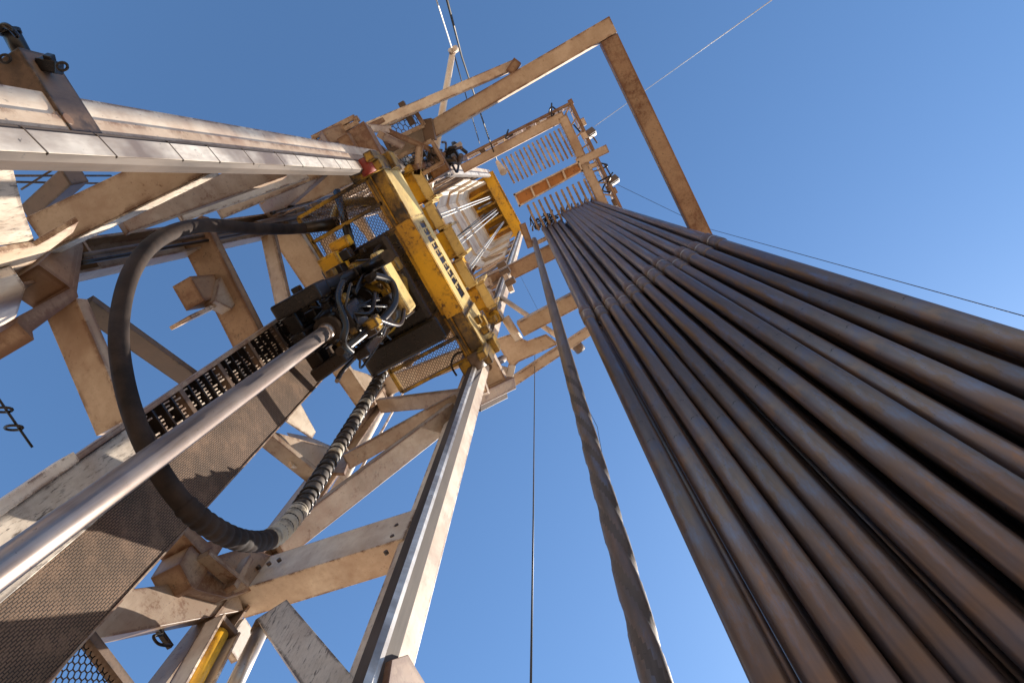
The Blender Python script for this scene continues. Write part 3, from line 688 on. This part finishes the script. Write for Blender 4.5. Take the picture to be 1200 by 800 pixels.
for k in range(20):      # latches, hoses and lights cluttering the outer rails
    t = rng.random(); P_ = V((540,187,0)).lerp(V((668,122,0)), t) if k % 2 else V((669,124,0)).lerp(V((724,238,0)), t)
    A = PH(P_.x+rng.uniform(-3,3), P_.y+rng.uniform(-3,3), HM+rng.uniform(-.1,.5)); s_ = rng.uniform(.03,.09)
    if k % 3: MB().box(A-V((s_,s_,s_)), A+V((s_,s_*1.4,s_))).build('rail_fitting', rng.choice(('rusty_cream','brown_steel','grimy_brown','cream_paint')), mk, .008)
    else: MB().tube(spline([A, A+V((rng.uniform(-.2,.2),rng.uniform(-.2,.2),-.1)), A+V((rng.uniform(-.4,.4),rng.uniform(-.4,.4),.1))], 5), .02, 6).build('loose_line', 'black_grease', mk)
# tangled tugger lines near the pipe tops
g = MB(); rng = random.Random(9)
for k in range(7):
    cx, cy = 622+rng.uniform(0,30), 262-rng.uniform(0,10); pts_ = [PH(cx+rng.uniform(-7,7), cy+rng.uniform(-8,8), HM+.1) for _ in range(5)]; g.tube(spline(pts_, 6), .016, 5)
g.tube(spline([PH(625,262,HM), PH(650,253,HM), PH(675,247,HM), PH(700,240,HM)], 8), .016, 5)
tag(g.build('safety_rope', 'wire_rope'), 'tangled dark rope looped around the tops of the racked pipes', 'rope')
g = MB()
for k in range(24):
    cx = 624+78*k/23+rng.uniform(-2,2); cy = 270-32*k/23 - (6 if k > 8 else 0); g.tube([PH(cx,cy,HM+.1), PH(cx+rng.uniform(-2,2),cy-rng.uniform(3,7),HM+.35)], .025, 5)
g.build('finger_latch', 'brown_steel', mk)

# ------------------------------------------------------------------ outrigger loop frame around the pipe rack
HU = 10.5
uf = thing('loop_frame', 'big rectangular cream beam frame reaching out around the racked pipes', 'beam frame', tuple(PH(460,165,HU)))
cA, cB, cC = PH(455,168,HU), PH(708,36,HU), PH(822,285,HU); cD = PH(583,412,HU)
cC = V((cB.x, PH(815,272,HU).y+.05, HU)); cA.y = cB.y
MB().beam(cA, cB+X*.13, .24, .22, Z).build('near_arm', 'cream_far', uf, .006)
MB().beam(cB+Y*.13, cC+Y*.15, .26, .215, Z).build('end_beam', 'rusty_cream', uf, .006)
cD = V((cA.x+.1, cC.y+.02, HU)); MB().beam(cD+X*.3, cC-X*.14, .24, .22, Z).build('far_arm', 'cream_far', uf, .006)
g = MB(); g.extrude([PH(*p, HU+.0) for p in [(580,398),(598,392),(618,400),(640,392),(655,403),(608,424),(600,432),(588,412)]], (0,0,.05)); g.build('gusset', 'cream_far', uf)
hb((426,152),(601,77),HU-.8,.13,.13,'cream_paint','stay_tube',uf,h2=HU+.1)
hb((598,76),(606,82),HU,.2,.2,'rusty_cream','pin_joint',uf)
hb((560,474),(692,386),HU-.8,.14,.13,'cream_far','stay_tube',uf,h2=HU+.1)
g = MB(); g.tube([PH(588,349,HU+2), PH(674,408,HU+.6)], .05, 8); g.tube([PH(592,372,HU), PH(608,398,HU)], .07, 8); g.build('strut_pipe', 'cream_paint', uf)
g = MB(); g.tube([PH(674,402,HU+.6), PH(681,411,HU+.6)], .09, 8); g.build('pin_joint', 'brown_steel', uf)
# bracket platforms where the frame meets the left front leg
def meshpanel(quad, h, mat_f, mat_m, parent, cell=(.11,.05), fw=.06):
    q = [PH(*p, h) for p in quad]; 
    for i in range(4): MB().beam(q[i], q[(i+1) % 4], fw, .06+.004*i, Z).build('panel_frame', mat_f, parent)
    U = (q[1]-q[0]); lu = U.length; U.normalize(); Wv = (q[3]-q[0]); lw = Wv.length; Wv.normalize()
    MB().hexmesh(q[0], U, Wv, lu, lw, cell, .010).build('expanded_mesh', mat_m, parent)
wb = thing('mesh_walkway', 'small cream platform with expanded metal mesh at the left front leg', 'walkway', tuple(PH(480,160,10)))
meshpanel([(366,162),(416,137),(420,143),(372,168)], 9.2, 'cream_far', 'wire_rope', wb)
meshpanel([(453,147),(487,131),(497,147),(463,163)], 10.2, 'cream_far', 'brown_steel', wb)
meshpanel([(462,187),(506,165),(520,190),(480,212)], 10.2, 'cream_far', 'wire_rope', wb)
hb((492,170),(489,205),10.1,.10,.08,'cream_far','panel_brace',wb)
meshpanel([(448,158),(456,153),(466,172),(458,177)], 10.25, 'brown_steel', 'wire_rope', wb)
def hbx(p1, p2, h1, h2, w, d, mat, name, parent): 
    return MB().beam(PH(*p1,h1), PH(*p2,h2), w, d, Z).build(name, mat, parent, .006)
hbx((403,160),(418,186),8.9,8.9,.16,.2,'rusty_cream','bracket',wb)
hbx((380,164),(410,152),9.0,9.3,.20,.14,'rusty_cream','bracket',wb)
hbx((422,152),(446,196),9.2,9.0,.24,.26,'rusty_cream','bracket',wb)
hbx((430,150),(455,152),9.5,9.9,.10,.12,'cream_paint','bracket',wb)
hbx((446,158),(470,170),9.5,9.9,.10,.12,'cream_far','bracket',wb)
MB().tube([PH(438,184,9.2), PH(449,204,9.0)], .13, 16).build('cylinder', 'grease_metal', wb)
MB().tube([PH(440,190,9.1), PH(446,199,9.0)], .10, 16).build('cylinder_rod', 'bright_steel', wb)
MB().tube([PH(430,196,8.7), PH(444,207,8.6), PH(458,206,8.6)], .03, 8).build('hose_line', 'bright_steel', wb)
rng = random.Random(21)
for k in range(26):
    u0, v0 = 505+rng.uniform(-22,42), 192+rng.uniform(-18,14); hh = rng.uniform(10.4,11.8)
    p = spline([PH(u0,v0,hh), PH(u0+rng.uniform(-14,14), v0+rng.uniform(-10,10), hh+rng.uniform(-.2,.2)), PH(u0+rng.uniform(-16,16), v0+rng.uniform(-12,12), hh)], 5)
    MB().tube(p, rng.choice((.018,.03,.04)), 6).build('hose_bundle', rng.choice(('brown_steel','black_grease','cream_far','grease_metal')), wb)
for k in range(10):
    u0, v0 = 500+rng.uniform(-18,30), 192+rng.uniform(-12,12); A = PH(u0,v0,rng.uniform(10.5,11.5)); s_ = rng.uniform(.06,.14)
    MB().box(A-V((s_,s_,s_)), A+V((s_,s_,s_))).build('fitting_box', rng.choice(('brown_steel','rusty_cream','black_grease','white_paint')), wb, .01)
for (p, q, h1, h2, w_) in (((425,152),(500,118),9.6,10.2,.07),((446,150),(520,182),9.8,10.4,.08),((470,120),(484,146),10.1,10.1,.09),((500,140),(505,165),10.3,10.3,.16),((446,176),(470,196),9.2,9.6,.10),((486,196),(545,186),10.0,11.5,.08)):
    hbx(p, q, h1, h2, w_, w_*1.1, 'rusty_cream' if w_ < .09 else 'brown_steel', 'platform_beam', wb)
pp([(460,772),(479,766),(484,775),(503,806),(455,806)],('X',FX+.06,-1),.05,'rusty_cream','foot_gusset')
# matching bracket group on the right leg
rb_ = thing('hinge_bracket', 'rusty hinge bracket and lugs on the right front leg below the beam frame', 'bracket', tuple(PH(575,450,9)))
hbx((556,425),(567,462),8.2,8.0,.13,.14,'cream_dirty','hinge_arm',rb_)
hbx((566,415),(583,447),8.5,8.5,.26,.20,'cream_far','hinge_arm',rb_)
hbx((558,468),(600,448),8.0,8.5,.16,.12,'rusty_cream','hinge_arm',rb_)
hbx((586,455),(592,430),8.6,8.8,.10,.05,'white_paint','lug',rb_)
hbx((594,452),(600,428),8.6,8.8,.10,.05,'white_paint','lug',rb_)
hbx((560,478),(592,462),8.0,8.4,.09,.08,'brown_steel','hinge_arm',rb_)
MB().tube([PH(572,430,8.4), PH(590,420,8.8)], .05, 10).build('hinge_pin', 'brown_steel', rb_)
for k in range(14):
    u0, v0 = 548+rng.uniform(-6,26), 400+rng.uniform(-28,40); A = PH(u0,v0,rng.uniform(8.0,8.8)); s_ = rng.uniform(.03,.08)
    MB().box(A-V((s_,s_,s_)), A+V((s_,s_,s_))).build('lug', rng.choice(('brown_steel','yellow_greasy','black_grease','cream_dirty')), rb_, .01)
MB().tube(spline([PH(535,440,7.6), PH(529,428,7.6), PH(533,416,7.7), PH(542,412,7.7)], 6), .014, 6).build('small_hose', 'black_grease', rb_)
# small lugs higher on the right leg
for (u, v, hh) in ((592,318,13.5),(598,330,13.0),(588,310,14.5)):
    A = PH(u,v,hh); MB().box(A-V((.10,.06,.1)), A+V((.10,.06,.1))).build('lug', 'brown_steel', rb_, .01)
hbx((592,322),(600,342),13.2,13.0,.10,.1,'cream_paint','lug',rb_)

# ------------------------------------------------------------------ poles, wires
gp = MB(); gp.tube([PH(531,58,12.2), PH(500,235,12.0)], [.05,.075], 10); gp.tube([PH(530,56,12.2), PH(533,62,12.2)], .09, 8)
tag(gp.build('gin_pole', 'cream_paint'), 'slim cream pole standing out past the beam frame with wires at its tip', 'pole')
def wire(name, pts, r, mat, label): tag(MB().tube(pts, r, 6).build(name, mat), label, 'wire')
wire('tugger_line', [PH(516,-30,8), PH(541,66,12), PH(572,160,16.5), PH(583,190,17.2)], .018, 'wire_rope', 'dark wire rope dropping from the racking board to the top edge of the photo')
wire('tugger_line', [PH(505,-20,9), PH(530,58,12.2)], .012, 'light_wire', 'pale thin wire running from the tip of the cream pole up out of the photo')
wire('tugger_line', [PH(531,60,12.2), PH(562,168,17.2)], .012, 'wire_rope', 'thin wire between the tip of the cream pole and the racking board')
wire('guy_wire', [PH(697,148,17), PH(905,0,11)], .007, 'light_wire', 'pale guy wire running from the upper flood lamp to the sky at top right')
wire('guy_wire', [PH(700,205,17), PH(830,268,14), PH(1210,373,5.5)], .005, 'wire_rope', 'thin dark guy wire crossing the sky above the racked pipes')
wire('hanging_line', [PH(627,395,13), PH(625,600,4.6), PH(622,810,2.6)], .006, 'wire_rope', 'thin dark line hanging straight down the sky left of the spiral collar')
wire('hanging_line', [PH(598,300,20), PH(700,500,7), PH(735,700,3.2)], .003, 'wire_rope', 'hair thin line just beside the spiral drill collar on its sky side')
ck = PH(583,190,17.0); tag(MB().tube([ck, PH(590,202,16.6)], [.05,.09], 10).build('line_weight', 'white_paint'), 'small white weight hanging on the dark wire under the racking board', 'weight')
# chain with rings at the far left
ch = thing('safety_chain', 'dark thin cable with two hanging iron rings at the left edge', 'chain', tuple(PH(20,500,2.9)))
MB().tube([PH(-10,455,3.0), PH(10,484,3.0), PH(38,524,3.0)], .006, 6).build('cable', 'black_grease', ch)
for (u, v) in ((4,480),(16,501)):
    cc = PH(u,v,3.0); e1 = (PH(u+10,v,3.0)-cc).normalized(); e2 = (PH(u,v+10,3.05)-cc).normalized()
    MB().tube([cc+e1*.045*math.cos(q*.39)+e2*.026*math.sin(q*.39) for q in range(16)], .007, 6, closed=True).build('ring', 'black_grease', ch)

# ------------------------------------------------------------------ bracket post on left leg (top left of the photo)
bp_ = thing('anchor_bracket', 'rusty cream box bracket with dark pipe stub and shackles on the left front leg', 'bracket', tuple(PH(60,130,2.6)))
LX = FX+.002
def q3(p): return PX(*p, LX)
MB().box((-1.785,-1.475,2.92),(-1.622,-1.10,3.13)).build('bracket_box', 'grimy_brown', bp_, .006)
MB().tube([PH(34,78,3.02), PH(12,37,3.02)], .036, 18).build('pipe_stub', 'black_grease', bp_)
MB().tube([PH(13,40,3.02), PH(11,35,3.02)], .042, 18).build('pipe_collar', 'black_grease', bp_)
MB().tube(spline([PH(-15,32,2.9), PH(-4,36,2.9), PH(4,30,2.9), PH(12,33,2.9), PH(20,42,2.95)], 6), .012, 8).build('shackle', 'black_grease', bp_)
for (u, v, a0) in ((6,69,0),(73,78,.5)):
    cc = PH(u,v,2.9); e1 = (PH(u+8,v+1,2.9)-cc).normalized(); e2 = (PH(u-1,v+8,2.9)-cc).normalized()
    MB().tube([cc+e1*.022*math.cos(q*.39)+e2*.016*math.sin(q*.39) for q in range(16)], .006, 6, closed=True).build('shackle', 'black_grease', bp_)
b_ = MB(); b_.beam(PH(46,76,3.0), PH(70,80,3.0), .05, .06); b_.beam(PH(57,64,2.98), PH(60,76,3.0), .035, .035); b_.beam(PH(50,68,2.98), PH(52,80,3.0), .03, .03); b_.build('clamp', 'black_grease', bp_, .005)
MB().tube([PX(76,142,FX+.0), PX(76,142,FX+.0)+X*.02], .026, 14).build('bolt_head', 'rusty_cream', bp_)
MB().extrude([PX(38,149,FX+.008), PX(86,153,FX+.008), PX(104,140,FX+.008), PX(96,130,FX+.008), PX(66,130,FX+.008)], (-.006,0,0)).build('base_plate', 'rusty_cream', bp_)

# ------------------------------------------------------------------ lower right: cylinders against the rear leg
hc = thing('hydraulic_cylinder', 'yellow cylinder barrel lying in a pale channel beside the rear leg', 'hydraulic cylinder', (-2.95,1.5,FLOOR))
a1, a2 = PX(258,742,-2.95), PX(205,840,-2.95)
MB().tube([a1, a2], .050, 18).build('barrel', 'yellow_paint', hc)
dv_ = (a1-a2).normalized(); side = dv_.cross(X).normalized()
for s_ in (-1, 1): MB().beam(a1+dv_*.05+side*s_*.078+X*.0, a2+side*s_*.078, .014, .14, X).build('channel_side', 'cream_paint', hc)
MB().beam(a1+dv_*.05-X*.075, a2-X*.075, .17, .012, X).build('channel_back', 'brown_steel', hc)
MB().beam(a1+dv_*.02, a1+dv_*.06, .14, .12, X).build('end_cap', 'brown_steel', hc, .005)
b1_, b2_ = PX(306,738,-2.85), PX(262,830,-2.85)
hr = thing('cylinder_rod', 'bright round steel rod under the big beam next to the yellow cylinder', 'rod', tuple(b2_))
MB().tube([b1_, b2_], .048, 20).build('rod_body', 'bright_steel', hr)
MB().tube([b1_-(b1_-b2_).normalized()*.02, b1_+(b1_-b2_).normalized()*.05], .062, 16).build('rod_collar', 'brown_steel', hr)
MB().beam(PX(268,765,-3.06), PX(290,735,-3.06), .14, .05, X).build('mount_plate', 'white_paint', mast)
b_ = MB(); b_.tube(spline([PX(183,730,-3.2), PX(190,742,-3.2), PX(180,745,-3.2), PX(186,754,-3.2), PX(200,756,-3.2)], 6), .010, 6)
b_.beam(PX(186,738,-3.25), PX(200,758,-3.25), .03, .03); tag(b_.build('chain_hook', 'black_grease'), 'dark chain hook dangling near the rear leg and the cross beam', 'hook')
# expanded-metal guard at bottom left
gd = thing('mesh_guard', 'rusty framed expanded metal guard at the bottom left corner', 'mesh guard', tuple(PX(90,770,-3.0)))
q0, q1, q2, q3_ = PX(40,815,-2.9), PX(98,742,-2.9), PX(150,810,-2.9), PX(110,880,-2.9)
U = (q2-q1).normalized(); Wv = (q0-q1).normalized()
MB().hexmesh(q1, U, Wv, (q2-q1).length*1.6, (q0-q1).length*1.4, (.050,.022), .0055).build('expanded_mesh', 'black_grease', gd)
MB().beam(q1-U*.02, q2+U*.4, .05, .07, X).build('guard_frame', 'brown_steel', gd); MB().beam(q1, q0+Wv*.4, .03, .05, X).build('guard_frame', 'brown_steel', gd)
# stand pipe outside the right face
spz = thing('standpipe', 'pale standpipe running up behind the right side braces', 'pipe', tuple(PY(395,600,2.1)))
MB().tube([PY(385,590,2.15), PY(470,440,2.15)], .07, 12).build('pipe_body', 'cream_paint', spz)
MB().tube([PY(400,590,2.3), PY(478,450,2.3)], .02, 8).build('conduit', 'cream_paint', spz)
# dark beam and thin rails seen beyond the left face
bb = thing('catwalk_rail', 'dark box and thin rails seen beyond the left front leg', 'railing', tuple(PY(60,220,-1.9)))
MB().beam(PY(40,248,-1.7), PY(88,205,-1.7), .16, .14, Y).build('dark_box', 'brown_steel', bb, .01)
for p, q in (((0,213),(300,218)),((15,206),(130,206)),((25,222),(60,200))): MB().tube([PY(*p,-2.0), PY(*q,-2.0)], .010, 6).build('rail', 'brown_steel', bb)

# ------------------------------------------------------------------ light, sky, camera
el = math.radians(36); sd = V((.43,.903,0)).normalized()*math.cos(el)+Z*math.sin(el)
su = bpy.data.lights.new('sun', 'SUN'); su.energy = 5.0; su.angle = math.radians(.5); su.color = (1,.91,.79)
so = bpy.data.objects.new('sun', su); COL.objects.link(so); so.rotation_mode = 'QUATERNION'; so.rotation_quaternion = V((0,0,1)).rotation_difference(sd)
w = bpy.data.worlds.new('World'); sc.world = w; w.use_nodes = True; nt = w.node_tree
bg = nt.nodes['Background']; sky = nt.nodes.new('ShaderNodeTexSky'); sky.sky_type = 'NISHITA'; sky.sun_disc = False
sky.sun_elevation = el; sky.sun_rotation = math.atan2(sd.x, sd.y); sky.altitude = 900; sky.air_density = 1.0; sky.dust_density = .9; sky.ozone_density = 3.2
nt.links.new(mix(nt, 1.0, sky.outputs['Color'], (.82,1.02,1.10,1), 'MULTIPLY'), bg.inputs['Color']); bg.inputs['Strength'].default_value = .103
cam = bpy.data.cameras.new('camera'); cam.lens = 24; cam.sensor_width = 36; cam.clip_start = .05; cam.clip_end = 9000
co = bpy.data.objects.new('camera', cam); COL.objects.link(co); co.matrix_world = R.to_4x4(); sc.camera = co
sc.view_settings.view_transform = 'Standard'; sc.view_settings.look = 'None'; sc.view_settings.gamma = 1; sc.view_settings.exposure = 1.10
sc.cycles.max_bounces = 8
